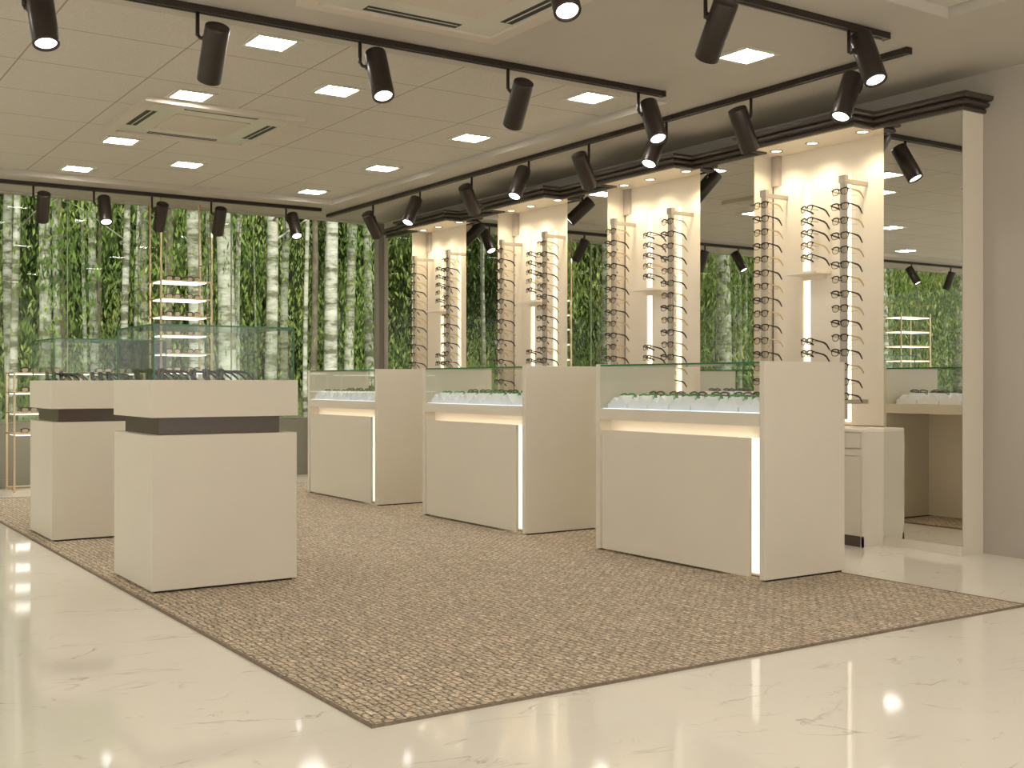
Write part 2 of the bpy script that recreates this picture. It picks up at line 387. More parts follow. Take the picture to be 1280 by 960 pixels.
for i, a in enumerate(NEAR):
    b = a + NL
    nn = NN[i]
    bp = thing('niche_back_panel', (WR, a, 0), 'warm white back panel with lit vertical strips in the ' + nn, 'wall panel', 'niche back panels')
    s1, s2 = .43, .775; hw = .033
    for (p, q) in ((.003, s1-hw), (s1+hw, s2-hw), (s2+hw, NL-.012)):
        MB().box(-.022, -.002, p, q, .72, 2.362, M['white_board']).build('board', bp, bevel=.001)
    for s_ in (s1, s2):
        tag(MB().box(-.010, -.003, s_-.028, s_+.028, .74, 2.355, M['led']).build('light_strip', bp), 'glowing warm vertical light strip')
    MB().box(-.0015, -.0005, 0, NL, .72, 2.60, M['white_board']).build('upper_board', bp)
    tag(MB().box(-.035, -.002, NL-.066, NL-.002, 2.362, 2.572, M['wall']).build('corner_block', bp), 'tan corner block under the soffit')
    tag(MB().box(-.024, -.0185, NL-.012, NL-.004, .72, 2.362, M['brown_frame']).build('corner_bead', bp), 'thin brown corner bead')
    # shelf
    sh = thing('wall_shelf', (WR-.022, a+.60, 1.715), 'small white shelf at mid height in the ' + nn, 'shelf', 'small niche shelves')
    MB().box(-.15, 0, -.04, .23, 0, .018, M['white_board']).build('shelf_board', sh, bevel=.002)
    MB().box(-.03, 0, 0, .19, -.03, 0, M['white_board']).build('shelf_bracket', sh)
    # canopy + downlights
    cn = thing('niche_canopy', (UF, a, 2.572), 'cream canopy with three downlights over the ' + nn, 'canopy', 'niche canopies')
    MB().box(-.18, .0, .085, NL-.100, 0, .078, M['white_board']).box(.0, .198, .001, NL-.001, 0, .078, M['white_board']).build('soffit', cn)
    for q, dv in enumerate((.19, .60, .915)):
        d = thing('downlight', (5.835, a+dv, 2.572), ['nearest', 'middle', 'farthest'][q] + ' round recessed downlight in the canopy of the ' + nn, 'downlight', 'canopy downlights')
        MB().lathe([(.046, .0), (.046, -.004), (.040, -.006), (.034, -.003), (.033, .0)], M['chrome'], 24).build('trim_ring', d)
        MB().disc(.033, -.0015, M['downlight_on'], 24, flip=True).build('bulb_face', d)
        L_ = bpy.data.lights.new('downlight_lamp', 'SPOT'); L_.energy = 15.; L_.color = (1, .84, .58); L_.spot_size = 2.3; L_.spot_blend = .9; L_.shadow_soft_size = .045
        lo = bpy.data.objects.new('downlight_lamp', L_); C.objects.link(lo); lo.parent = d; lo.location = (0, 0, -.012)
    # base cabinet
    cb = thing('base_cabinet', (5.60, a, 0), 'low cream cabinet with drawers under the ' + nn, 'cabinet', 'base cabinets under the niches')
    MB().box(.018, .398, .001, NL-.001, .064, .693, M['laminate']).build('body', cb)
    MB().box(.0, .398, .001, NL-.001, .694, .714, M['white_board']).build('countertop', cb, bevel=.002)
    tag(MB().box(.010, .36, .012, NL-.012, .0, .064, M['laminate_dark']).build('toe_kick', cb), 'dark toe kick')
    MB().box(.0, .018, .001, .014, 0, .693, M['laminate']).build('end_panel', cb); 
    MB().box(.0, .39, .001, .010, .0, .064, M['laminate']).build('end_panel', cb)
    MB().box(.004, .018, .016, NL-.004, .552, .592, M['laminate']).build('rail', cb)
    w4 = (NL-.020)/4
    for q in range(4):
        y0 = .016 + q*w4
        dr = MB().box(.0, .018, y0, y0+w4-.003, .597, .690, M['laminate']).build('drawer', cb, bevel=.0015)
        dk = MB().box(-.022, .0, y0+w4/2-.012, y0+w4/2+.012, .635, .661, M['knob']).build('knob', dr, bevel=.003)
    for q in range(2):
        y0 = .016 + q*2*w4
        MB().box(.0, .018, y0, y0+2*w4-.003, .066, .548, M['laminate']).build('door', cb, bevel=.0015)
    # poles with glasses
    for side, pv, ln in ((0, .272, 'right pole'), (1, .948, 'left pole')):
        px = 5.755
        t = thing('eyewear_pole', (px, a+pv, 0), 'grey eyewear pole, the ' + ('right' if side == 0 else 'left') + ' one of two in the ' + nn, 'display rod', 'eyewear display poles')
        MB().box(-.012, .014, -.022, .022, .765, 2.30, M['steel']).build('upright', t, bevel=.003)
        for z in (2.268, .875):
            MB().box(.014, WR-.022-px, -.010, .010, z-.014, z+.014, M['steel']).build('bracket', t, bevel=.002)
        MB().box(-.018, .014, -.028, .028, 2.255, 2.302, M['steel']).build('cap', t, bevel=.003)
        for r in range(15):
            z = 2.196 - .0918*r
            tanny = (r % 2 == 0) and r != 14
            gl = put_glasses(P_tan if tanny else P_black, (px-.038, a+pv, z + (0 if tanny else -.002)), (math.radians(-5), 0, -PI/2 + math.radians(-3 if tanny else 4)),
                ('honey-templed eyeglasses, ' if tanny else 'black eyeglasses, ') + ORDT(r, 15) + ' on the ' + ln + ' of the ' + nn,
                'eyeglasses on the poles of the lit niches')
            h_ = MB(); h_.tube([(-.036, 0, z+.004), (-.012, 0, z+.002)], .0035, M['steel'], n=6)
            h_.tube([(.014, -.020, z-.020), (.125, -.006, z-.008)], .0015, M['steel'], n=5)
            h_.build('glasses_rest', t)
    # glasses held on the left light strip
    zc = [2.150 - .081*r for r in range(5)] + [1.268, 1.188]
    for r, z in enumerate(zc):
        tanny = r == 3
        put_glasses(P_tan if tanny else P_black, (5.862, a+.675, z), (math.radians(-12), 0, -PI/2 + math.radians(-14)),
            (('honey-templed eyeglasses, ' if tanny else 'black eyeglasses, ') + (ORDT(r, 9) if r < 5 else ['upper', 'lower'][r-5]) +
             (' above' if r < 5 else ' of two below') + ' the small shelf in the ' + nn), 'eyeglasses on the lit strips of the niches')
    st = thing('glasses_holder', (5.975, a+.675, 0), 'clear rod holder for eyeglasses on the left light strip of the ' + nn, 'holder', 'strip rod holders')
    for k_, z in enumerate(zc):
        MB().tube([(.01, 0, z+.002), (-.11, 0, z+.004)], .003, M['steel'], n=6).build('rod', st)

# cornice: one stepped moulding that jogs out round every canopy
path = [(WR, 4.033), (UF, 4.033)]
for a in NEAR: path += [(UF, a+.085), (UF-.18, a+.085), (UF-.18, a+NL-.10), (UF, a+NL-.10)]
path += [(UF, 11.10), (WR, 11.10)]
prof = [(-.01, 0), (.012, 0), (.020, .006), (.022, .016), (.014, .026), (.012, .030), (.034, .034), (.042, .042), (.042, .052), (.032, .060), (.030, .062), (.054, .066), (.066, .074), (.066, .092), (-.01, .092)]
def sweep(path, prof, z0, mat, name):
    pts = [Vector(p) for p in path]; n = len(prof); vs = []
    nrm = []
    for i in range(len(pts)-1):
        d = (pts[i+1]-pts[i]).normalized(); nrm.append(Vector((-d.y, d.x)))   # left of travel = outward
    for i, p in enumerate(pts):
        if i == 0: m_ = nrm[0]
        elif i == len(pts)-1: m_ = nrm[-1]
        else:
            s = nrm[i-1]+nrm[i]; m_ = s / (1 + nrm[i-1].dot(nrm[i]))
        for o, z in prof: vs.append((p.x + m_.x*o, p.y + m_.y*o, z0+z))
    fs = []
    for i in range(len(pts)-1):
        for k in range(n):
            k2 = (k+1) % n; fs.append((i*n+k, (i+1)*n+k, (i+1)*n+k2, i*n+k2))
    fs.append(tuple(range(n))); fs.append(tuple((len(pts)-1)*n+k for k in range(n))[::-1])
    return MB().add(vs, fs, mat).build(name)
co = sweep(path, prof, 2.560, M['cornice'], 'cornice')
tag(co, 'dark bronze stepped cornice running along the top of the mirrors and niches', 'cornice')

# ------------------------------------------------------------------ counters
CU0, CU1 = 4.20, 4.79
CV = [4.030, 6.130, 8.235]; CL = 1.362
CN = ['nearest counter', 'middle counter', 'farthest counter']
def make_counter():
    t = thing('display_counter', (CU0, 0, FZ), '', 'counter', 'glass topped display counters in a row')
    W = CU1-CU0
    MB().box(0, W, 0, .038, .008, 1.098, M['laminate']).build('end_panel', t, bevel=.003)
    MB().box(0, W, CL-.040, CL, .008, 1.098, M['laminate']).build('end_panel', t, bevel=.003)
    for y in (.004, CL-.034): MB().box(.02, W-.02, y, y+.03, 0, .008, M['black']).build('shadow_gap_foot', t)  # recessed support, its black colour stands for the shadow gap below the panels
    MB().box(.0, W, .0385, CL-.0405, .772, .836, M['laminate']).build('deck', t)
    MB().box(.085, .105, .0385, CL-.0405, .008, .7715, M['white_board']).build('back_board', t)
    MB().box(.0, .020, .108, CL-.062, .012, .712, M['laminate']).build('front_board', t, bevel=.003)
    for y in (.30, CL-.24): MB().box(.0205, .0848, y, y+.03, .10, .66, M['laminate']).build('spacer', t)
    l = MB().box(.076, .084, .112, .262, .02, .71, M['counter_led'])
    tag(l.build('light_strip', t), 'glowing warm light strip beside the front board')
    l = MB().box(.0205, .030, .13, CL-.09, .672, .690, M['hidden_led'])
    tag(l.build('light_strip', t), 'warm light strip hidden behind the front board')
    l = MB().box(.0205, .030, CL-.085, CL-.072, .03, .66, M['counter_led'])
    tag(l.build('light_strip', t), 'upright light strip hidden behind the front board')
    tag(MB().box(.016, .024, .05, CL-.05, .8365, .8405, M['added_tray_led']).build('light_strip', t), 'added cool light strip that whitens the trays in the glass case')  # added strip, brightens the tray fronts with cool light
    g = MB().box(.004, .010, .0395, CL-.0415, .8365, 1.086, M['case_glass'])
    g.build('front_glass', t)
    g = MB(); x0, x1, y0, y1, z0, z1 = .003, W-.003, .0390, CL-.0410, 1.0865, 1.0955
    g.box(x0, x1, y0, y1, z0, z1, M['case_glass'])
    ei = g.mi(M['glass_edge'])
    for k_ in (2, 3, 4, 5): g.m[k_] = ei
    g.build('top_glass', t)
    return t
c0 = make_counter()
cnts = [c0, copy_tree(c0), copy_tree(c0)]
clab = ['cream display counter with glass top, nearest the camera in the row of three', 'cream display counter with glass top, middle of the row of three', 'cream display counter with glass top, farthest in the row near the window corner']
for t, v, lb in zip(cnts, CV, clab):
    t.location = (CU0, v, FZ); t['label'] = lb
# trays and the glasses on them
def tray_mesh():
    w = .171
    pr = [(0, 0), (w, 0), (w, .028), (.150, .036), (.128, .058), (.112, .068), (.100, .052), (.086, .042), (.076, .054), (.062, .076), (.045, .079), (.026, .058), (.012, .036), (0, .028)]
    m = MB(); m.prism(pr, 'x', 0, .20, M['tray']); m.prism(pr, 'x', .215, .46, M['tray']); m.box(.2, .215, 0, w, 0, .02, M['tray'])
    return m
tray0 = tray_mesh().build('glasses_tray', bevel=.002)
ti = 0
for ci, v in enumerate(CV):
    for q in range(7):
        y0 = v + CL - .046 - .1795*(q+1) - .004
        o = tray0 if ti == 0 else tray0.copy()
        if ti: C.objects.link(o)
        ti += 1
        o.location = (CU0+.045, y0, FZ+.8365)
        tag(o, 'white scalloped eyewear tray, %s from the left in the %s' % (ORD[q], CN[ci]), 'tray', 'white trays in the counter cases')
        for row, (dx, pro, nm) in enumerate(((.075, P_green, 'green folded eyeglasses'), (.30, P_brown, 'brown folded eyeglasses'))):
            put_glasses(pro, (CU0+.045+dx, y0+.088, FZ+.8365+.072+.012*row), (math.radians(-38), 0, -PI/2 + math.radians(random.uniform(-4, 4))),
                '%s on the %s of the %s tray from the left, %s' % (nm, ['front', 'back'][row], ORD[q], CN[ci]), 'eyeglasses in the counter cases')

# ------------------------------------------------------------------ pedestals with glass cases
PN = ['front pedestal', 'rear pedestal']
def make_pedestal():
    t = thing('display_pedestal', (0, 0, 0), '', 'display case', 'pedestal display cases')
    W, D = .728, .655
    MB().box(.0, W, .0, D, .010, .742, M['laminate']).build('base', t, bevel=.003)
    MB().box(.02, W-.02, .02, D-.02, .0, .010, M['black']).build('shadow_gap_foot', t)  # recessed support, coloured black as the shadow line under the base
    tag(MB().box(.042, W-.083, .03, D-.055, .7425, .8245, M['laminate_dark']).build('neck', t), 'dark bronze recessed neck')
    MB().box(-.002, W+.004, -.004, D+.004, .825, 1.003, M['laminate']).build('slab', t, bevel=.002)
    g0, g1, h0, h1, zt = .012, W-.012, .008, D-.012, 1.268; th = .008
    g = MB(); G, E_ = M['case_glass'], M['glass_edge']
    g.box(g0, g1, h0, h0+th, 1.0035, zt-th, G); g.box(g0, g1, h1-th, h1, 1.0035, zt-th, G)
    g.box(g0, g0+th, h0+th, h1-th, 1.0035, zt-th, G); g.box(g1-th, g1, h0+th, h1-th, 1.0035, zt-th, G)
    g.build('glass_walls', t)
    g = MB(); g.box(g0, g1, h0, h1, zt-th, zt, G)
    for k_ in (2, 3, 4, 5): g.m[k_] = g.mi(E_)
    g.build('glass_lid', t)
    g = MB(); c = .006
    for (a_, b2) in ((g0-.0005, h0-.0005), (g0-.0005, h1-c+.0005), (g1-c+.0005, h0-.0005), (g1-c+.0005, h1-c+.0005)): g.box(a_, a_+c, b2, b2+c, 1.0035, zt-th-.0005, E_)
    tag(g.build('glass_corner', t), 'green glass corner edge')
    return t
ped = make_pedestal(); ped2 = copy_tree(ped)
for t, v, lb in ((ped, 5.400, 'cream pedestal with dark neck and glass case, front one of two on the carpet'), (ped2, 7.500, 'cream pedestal with dark neck and glass case, rear one half hidden behind the other')):
    t.location = (1.578, v, FZ); t['label'] = lb
for pi, v in enumerate((5.40, 7.50)):
    for ri, dx in enumerate((.075, .365)):
        for q in range(3):
            yy = v + .115 + .205*q
            zz = 1.010 + .030
            put_glasses(P_dark, (1.578+dx, yy, zz), (0, 0, -PI/2 + math.radians(-6)),
                'dark glasses, %s from the front, %s row, %s case' % (ORD[q], ['left', 'right'][ri], PN[pi]), 'glasses in the pedestal cases', 1.05)
            sd = MB(); sd.box(-.010, .012, -.015, .015, 0, .012, M['black_frame'])
            sd.tube([(0, 0, .012), (.003, 0, .032)], .004, M['black_frame'], n=6)
            so = sd.build('glasses_stand', loc=(1.578+dx+.010, yy, 1.0095))
            tag(so, 'black stand under the %s glasses from the front, %s row, %s case' % (ORD[q], ['left', 'right'][ri], PN[pi]), 'stand', 'stands in the pedestal cases')

# ------------------------------------------------------------------ gold racks before the window
def make_rack(x0, ztop, shelves, label, with_lights=True, y0=11.09, y1=11.45, wd=.50):
    t = thing('gold_rack', (x0, y0, 0), label, 'display rack', 'gold display racks by the window')
    r = .0085; D = y1-y0
    for (px, py) in ((0, 0), (wd, 0), (0, D), (wd, D)):
        MB().box(px-r, px+r, py-r, py+r, 0, ztop, M['gold']).build('post', t)
    for z in shelves:
        s_ = MB(); s_.box(r, wd-r, 0, D, z, z+.012, M['gold'])
        s_.box(-r, r, r, D-r, z, z+.012, M['gold']); s_.box(wd-r, wd+r, r, D-r, z, z+.012, M['gold'])
        so = s_.build('shelf', t)
        if with_lights:
            tag(MB().box(.015, wd-.05, .012, D-.05, z-.010, z-.0005, M['rack_led']).build('light_strip', so), 'glowing underside light panel')
    f = MB()
    if ztop > 2:
        for px in (0, wd): f.box(px-.005, px+.005, r, D-r, 2.17, 2.18, M['gold'])
    f.box(r, wd-r, -.006, .006, .02, .032, M['gold']); f.box(r, wd-r, D-.006, D+.006, .02, .032, M['gold'])
    f.box(-.006, .006, r, D-r, .02, .032, M['gold']); f.box(wd-.006, wd+.006, r, D-r, .02, .032, M['gold'])
    f.build('tie_bar', t)
    return t
low = [1.075, .897, .712, .522]; tall = [1.980, 1.805, 1.632, 1.450, 1.268, 1.090, .905, .720, .530]
racks = [(2.012, low, 'low gold rack at the far left window edge'), (2.672, low, 'low gold rack behind the rear pedestal'), (3.332, tall, 'tall gold rack reaching the ceiling behind the front pedestal')]
rl = ['leftmost low gold rack', 'second low gold rack', 'tall gold rack']
for ri, (x0, sh, lb) in enumerate(racks):
    make_rack(x0, H if sh is tall else 1.087, sh, lb)
    for zi, z in enumerate(sh):
        if ri == 2 and zi > 5: continue
        for q in (0, 1):
            put_glasses(P_beige, (x0+.14+.20*q, 11.15, z+.012+.021), (0, 0, math.radians(14 if q else -10)),
                'beige-lensed glasses, %s side of the %s shelf, %s' % (['left', 'right'][q], ORDT(zi, len(sh)), rl[ri]), 'glasses on the gold racks')
make_rack(-3.55, 2.05, [1.98, 1.76, 1.54, 1.32, 1.10], 'gold rack seen only as a reflection in the near mirror', wd=.7)

# ------------------------------------------------------------------ track spotlights
def make_track(name, x0, x1, y0, y1, label):
    t = thing(name, ((x0+x1)/2, (y0+y1)/2, H), label, 'lighting track', 'ceiling lighting tracks')
    lx, ly = (x1-x0)/2, (y1-y0)/2
    MB().box(-lx, lx, -ly, ly, -.034, -.0005, M['bronze']).build('rail', t, bevel=.002)
    if lx > ly:
        MB().box(-lx+.03, lx-.03, -.006, .006, -.0365, -.0343, M['black']).build('conductor_slot', t)
        for s_ in (-1, 1): MB().box(s_*lx, s_*(lx+.012), -ly-.001, ly+.001, -.035, -.0005, M['bronze']).build('end_cap', t)
    else:
        MB().box(-.006, .006, -ly+.03, ly-.03, -.0365, -.0343, M['black']).build('conductor_slot', t)
        for s_ in (-1, 1): MB().box(-lx-.001, lx+.001, s_*ly, s_*(ly+.012), -.035, -.0005, M['bronze']).build('end_cap', t)
    return t
hw = .022
make_track('ceiling_track', -.6, 4.72, 5.39-hw, 5.39+hw, 'dark track along the edge of the tile ceiling in the upper left')
make_track('ceiling_track', -.6, 4.89, 3.85-hw, 3.85+hw, 'dark track at the top edge of the view, in front of the others')
make_track('ceiling_track', 5.2-hw, 5.2+hw, 3.95, 11.33, 'long dark track running above the counters along the right side')
make_track('ceiling_track', -4.6, 4.94, 10.98-hw, 10.98+hw, 'dark track running parallel to the forest window')
SPOTS = [
    (1.017, 5.39, (1.076, 5.381, 2.734), (0.044, -0.345, -0.938)),
    (1.794, 5.39, (1.855, 5.284, 2.683), (0.063, 0.628, -0.776)),
    (2.651, 5.39, (2.733, 5.380, 2.716), (-0.043, -0.431, -0.901)),
    (3.573, 5.39, (3.612, 5.287, 2.675), (0.172, 0.667, -0.725)),
    (4.528, 5.39, (4.604, 5.392, 2.710), (-0.099, -0.467, -0.879)),
    (2.771, 3.85, (2.817, 3.875, 2.745), (-0.160, -0.468, -0.869)),
    (3.631, 3.85, (3.666, 3.752, 2.712), (0.178, 0.650, -0.739)),
    (4.607, 3.85, (4.684, 3.844, 2.749), (-0.073, -0.411, -0.909)),
    (5.2, 4.256, (5.185, 4.302, 2.720), (-0.451, -0.055, -0.891)),
    (5.2, 5.107, (5.100, 5.129, 2.691), (0.528, 0.107, -0.842)),
    (5.2, 5.896, (5.187, 5.948, 2.708), (-0.474, -0.134, -0.870)),
    (5.2, 6.758, (5.104, 6.756, 2.677), (0.590, 0.280, -0.757)),
    (5.2, 7.543, (5.192, 7.599, 2.707), (-0.473, -0.199, -0.858)),
    (5.2, 8.41, (5.114, 8.388, 2.670), (0.620, 0.389, -0.682)),
    (5.2, 9.321, (5.194, 9.375, 2.705), (-0.460, -0.208, -0.863)),
    (5.2, 10.278, (5.122, 10.259, 2.670), (0.593, 0.330, -0.735)),
    (2.151, 10.98, (2.220, 10.872, 2.689), (0.060, 0.595, -0.801)),
    (2.679, 10.98, (2.765, 10.973, 2.710), (-0.039, -0.489, -0.872)),
    (3.213, 10.98, (3.283, 10.871, 2.686), (0.037, 0.611, -0.791)),
    (3.79, 10.98, (3.855, 10.876, 2.690), (0.063, 0.581, -0.812)),
    (4.57, 10.98, (4.638, 10.989, 2.706), (-0.029, -0.535, -0.844)),
    (1.25, 10.98, (1.32, 10.90, 2.69), (.06, .34, -.93)), (.65, 10.98, (.72, 10.98, 2.71), (-.15, -.48, -.86)),
    (-2.95, 10.98, (-2.88, 10.98, 2.71), (-.15, -.48, -.86)), (-3.9, 10.98, (-3.83, 10.90, 2.69), (.06, .34, -.93))]
TR = ['second track', 'foremost track', 'long counter track', 'window track']
def which(x, y):
    return 2 if x == 5.2 else (0 if y == 5.39 else (1 if y == 3.85 else 3))
cnt = {}
for (rx, ry, T_, D_) in SPOTS:
    T_ = Vector(T_); D_ = Vector(D_).normalized(); Lb = .28; R = .058
    tr_ = which(rx, ry); cnt[tr_] = cnt.get(tr_, 0) + 1
    toward = 'lit lens showing' if D_.y < -.1 or D_.x < -.4 else 'lens hidden'
    if tr_ == 2: pos = ORD[cnt[tr_]-1] + ' from the near end of the '
    elif cnt[tr_] > 5: pos = 'seen mirrored, beyond the left end of the visible '
    else: pos = ORD[cnt[tr_]-1] + ' from the left on the '
    if tr_ == 3 and cnt[tr_] > 5: pos = ['first', 'second', 'third', 'fourth'][cnt[tr_]-6] + ' one left of the view on the '
    t = thing('track_spotlight', (rx, ry, H-.034), 'bronze spotlight, ' + pos + TR[tr_] + ', ' + toward, 'spotlight', 'track spotlights')
    q = D_.to_track_quat('-Z', 'Y').to_matrix().to_4x4()
    org = T_ + D_*(Lb*.5) - Vector((rx, ry, H-.034))
    mx = Matrix.Translation(org) @ q      # local -Z points along the beam
    b = MB(); hL = Lb/2
    b.lathe([(.0, hL), (R-.006, hL), (R-.001, hL-.003), (R, hL-.010), (R, -hL+.004), (R-.002, -hL), (R-.011, -hL), (R-.013, -hL+.014)], M['bronze'], 32, mtx=mx)
    bo = b.build('lamp_body', t)
    MB().disc(R-.0125, -hL+.010, M['spot_on'], 32, mtx=mx, flip=True).build('lens', bo)
    rod_b = Vector((0, 0, -.112))
    axp = T_ + D_*(Lb*.30) - Vector((rx, ry, H-.034))
    dv = (rod_b - axp); dv -= D_*dv.dot(D_); dist = dv.length
    att = axp + dv.normalized()*(R-.004)
    r_ = MB(); r_.tube([(0, 0, 0), (0, 0, -.100), (0, 0, -.112)] , .0095, M['bronze'], n=12)
    r_.build('stem', t)
    r_ = MB(); r_.tube([rod_b + Vector((0, 0, .006)), rod_b + (att-rod_b)*.35 + Vector((0, 0, -.006)), att], .0085, M['bronze'], n=10)
    r_.lathe([(.0, .010), (.014, .010), (.014, -.010), (.0, -.010)], M['bronze'], 16, mtx=Matrix.Translation(att) @ (att-axp).to_track_quat('Z', 'Y').to_matrix().to_4x4())
    r_.build('pivot_arm', t)

# ------------------------------------------------------------------ ceiling lights and cassettes
def ceil_light(x, y, z, label):
    t = thing('ceiling_light', (x, y, z), label, 'ceiling light', 'square ceiling light panels')
    s, w = .105, .135
    f = MB()
    for (a, b, c, d) in ((-w, w, -w, -s), (-w, w, s, w), (-w, -s, -s, s), (s, w, -s, s)): f.box(a, b, c, d, -.008, -.0003, M['ac_plastic'])
    f.build('frame', t, bevel=.001)
    MB().box(-s, s, -s, s, -.005, -.0003, M['panel_on']).build('diffuser', t)
    return t
TL = [(2.38, 5.93, 'above the second spotlight'), (3.12, 6.67, 'right of the lit cassette row'), (2.39, 7.31, 'in front of the far cassette'), (4.57, 7.40, 'above the middle counter'),
      (2.39, 8.98, 'at the left corner of the far cassette'), (2.39, 10.36, 'nearest the window on the left'), (3.12, 9.65, 'just behind the far cassette'), (4.58, 8.88, 'third from the front in the right row'),
      (4.58, 10.35, 'in the far corner by the window'), (4.57, 5.92, 'nearest on the tiles in the right row')]
for x, y, l in TL: ceil_light(x, y, HT, 'square white light panel in the tile ceiling, ' + l)
ceil_light(4.585, 4.535, H, 'square white light panel in the plain ceiling between the two near tracks')
for x in (.19, -2.0, -4.2):
    for y in (5.93, 7.38, 8.9, 10.36): ceil_light(x, y, HT, 'square light panel in the left part of the tile ceiling seen only in the mirrors')
for x in (4.1, 1.9, -.3, -2.6):
    for y in (2.4, .6, -1.3): ceil_light(x, y, HT, 'added square light panel in the recess over the unseen front of the shop')  # unseen panels, added to light the room

def cassette(x0, x1, y0, y1, z, label):
    t = thing('ceiling_air_conditioner', ((x0+x1)/2, (y0+y1)/2, z), label, 'air conditioner', 'ceiling air conditioner cassettes')
    hx, hy = (x1-x0)/2, (y1-y0)/2
    A = M['ac_plastic']
    def ring(ox, oy, ix, iy, z0, z1, m):
        r = MB()
        for (a, b, c, d) in ((-ox, ox, -oy, -iy), (-ox, ox, iy, oy), (-ox, -ix, -iy, iy), (ix, ox, -iy, iy)): r.box(a, b, c, d, z0, z1, m)
        return r
    ring(hx, hy, hx-.075, hy-.075, -.034, -.0005, M['tiles_plain']).build('surround', t)
    body = MB()
    # face ring with sloped inner wall up to the grille
    o, i_ = hx-.076, hx-.30
    oy, iy = hy-.076, hy-.30
    g = .075
    Z0, Z1 = -.022, -.010
    sx, sy = hx-.165, hy-.165
    # base plate
    body.box(-o, o, -oy, -sy-g/1, Z0, -.001, A).box(-o, o, sy+g, oy, Z0, -.001, A)
    body.box(-o, -sx-g, -sy-g, sy+g, Z0, -.001, A).box(sx+g, o, -sy-g, sy+g, Z0, -.001, A)
    k = .26
    for s_ in (-1, 1):   # corners between slots
        for t_ in (-1, 1):
            body.box(s_*k, s_*(sx+g), t_*sy, t_*(sy+g), Z0, -.001, A); body.box(s_*sx, s_*(sx+g), t_*k, t_*sy, Z0, -.001, A)
    body.build('face_plate', t)
    MB().box(-sx, sx, -sy, sy, Z0, -.001, A).build('centre_plate', t)
    gr = MB(); c = .235
    gr.box(-c-.03, c+.03, -c-.03, c+.03, Z0-.006, Z0-.0003, M['tiles_plain']); gr.build('intake_grille', t, bevel=.004)
    for s_ in (-1, 1):
        v = MB(); v.box(-k, k, s_*sy, s_*(sy+g), -.021, -.002, M['black']); v.build('air_slot', t)
        v = MB(); v.box(-k+.01, k-.01, s_*(sy+g*.40), s_*(sy+g*.52), -.0225, -.0212, A); v.build('louvre', t)
        v = MB(); v.box(s_*sx, s_*(sx+g), -k, k, -.021, -.002, M['black']); v.build('air_slot', t)
        v = MB(); v.box(s_*(sx+g*.40), s_*(sx+g*.52), -k+.01, k-.01, -.0225, -.0212, A); v.build('louvre', t)
M['tiles_plain'] = speckled('grille_plastic', (.58, .52, .44), .7, .04, 120.)
cassette(2.150, 3.262, 7.48, 8.60, HT, 'square ceiling air conditioner cassette in the tile ceiling at the left')
cassette(2.150, 3.262, 3.93, 5.045, H, 'square ceiling air conditioner cassette in the plain ceiling at the top edge of the view')

# ------------------------------------------------------------------ birch forest outside the window
gm = MB(); N = 24
vs = []; fs = []
for i in range(N+1):
    for j in range(N+1):
        xx = -40 + 75*i/N; yy = 11.9 + 45*j/N
        vs.append((xx, yy, -.35 + .10*(yy-12) + .5*mnoise.noise(Vector((xx*.15, yy*.15, 0)))*(min(1, (yy-11.9)/4))))
for i in range(N):
    for j in range(N): fs.append((i*(N+1)+j, (i+1)*(N+1)+j, (i+1)*(N+1)+j+1, i*(N+1)+j+1))
gm.add(vs, fs, M['soil'], True); go = gm.build('ground'); tag(go, 'dim green forest ground rising away from the window', 'ground', kind='stuff')
def gz(x, y): return -.35 + .10*(y-12)
def leaf_cloud(n, fn, smin, smax, mat, rnd):
    vs = []; fs = []
    for _ in range(n):
        c = fn(); s = rnd.uniform(smin, smax)
        a = Vector((rnd.gauss(0, .33), rnd.gauss(0, .33), 1)).normalized()     # birch leaves hang: long axis downwards
        b = a.cross(Vector((rnd.gauss(0, 1), rnd.gauss(0, 1), rnd.gauss(0, 1)))).normalized()
        k = len(vs); vs += [c + a*s*1.5, c + b*s*.45, c - a*s*1.5, c - b*s*.45]; fs.append((k, k+1, k+2, k+3))
    return MB().add(vs, fs, mat)
rnd = random.Random(11)
def trunk(r, h, bend, mat, seed):
    q = random.Random(seed); P = []; Rr = []
    ox, oy = q.uniform(-bend, bend), q.uniform(-bend, bend); ph = q.uniform(0, 6)
    for k in range(13):
        z = h*k/12; f = k/12
        P.append((ox*f*f + .04*math.sin(ph+f*7), oy*f*f, z)); Rr.append(r*(1-.55*f)*(1.25 if k == 0 else 1))
    m = MB(); m.tube(P, Rr, mat, n=12)
    for k in range(6):
        z = q.uniform(.30, .95)*h; a = q.uniform(0, 6.28); f = z/h; b0 = Vector((ox*f*f, oy*f*f, z)); ln = q.uniform(.5, 1.4)
        m.tube([b0, b0+Vector((math.cos(a)*ln*.5, math.sin(a)*ln*.5, .35*ln)), b0+Vector((math.cos(a)*ln, math.sin(a)*ln, .5*ln))], [r*.22, r*.12, r*.05], mat, n=5)
    return m
crowns = []
for k in range(4):
    q = random.Random(50+k)
    cs = [Vector((q.uniform(-1.4, 1.4), q.uniform(-1.0, 1.4), q.uniform(1.6, 8.5))) for _ in range(20)]
    def fn():
        c = q.choice(cs); return c + Vector((q.gauss(0, .24), q.gauss(0, .30), q.gauss(0, .75)))
    m = leaf_cloud(7000, fn, .016, .05, M['leaf'], q); o = m.build('foliage'); crowns.append(o)
def tree(x, y, r, label, group, crown, mat='bark', bend=.3, seed=0, zoff=0):
    t = thing('birch_tree', (x, y, gz(x, y)-.1), label, 'tree', group)
    trunk(r, 9.5, bend, M[mat], seed).build('trunk', t)
    if crown is not None:
        c = crowns[crown].copy(); C.objects.link(c); c.parent = t; c.location = (0, 0, zoff); c.rotation_euler = (0, 0, rnd.uniform(0, 6.28))
    return t
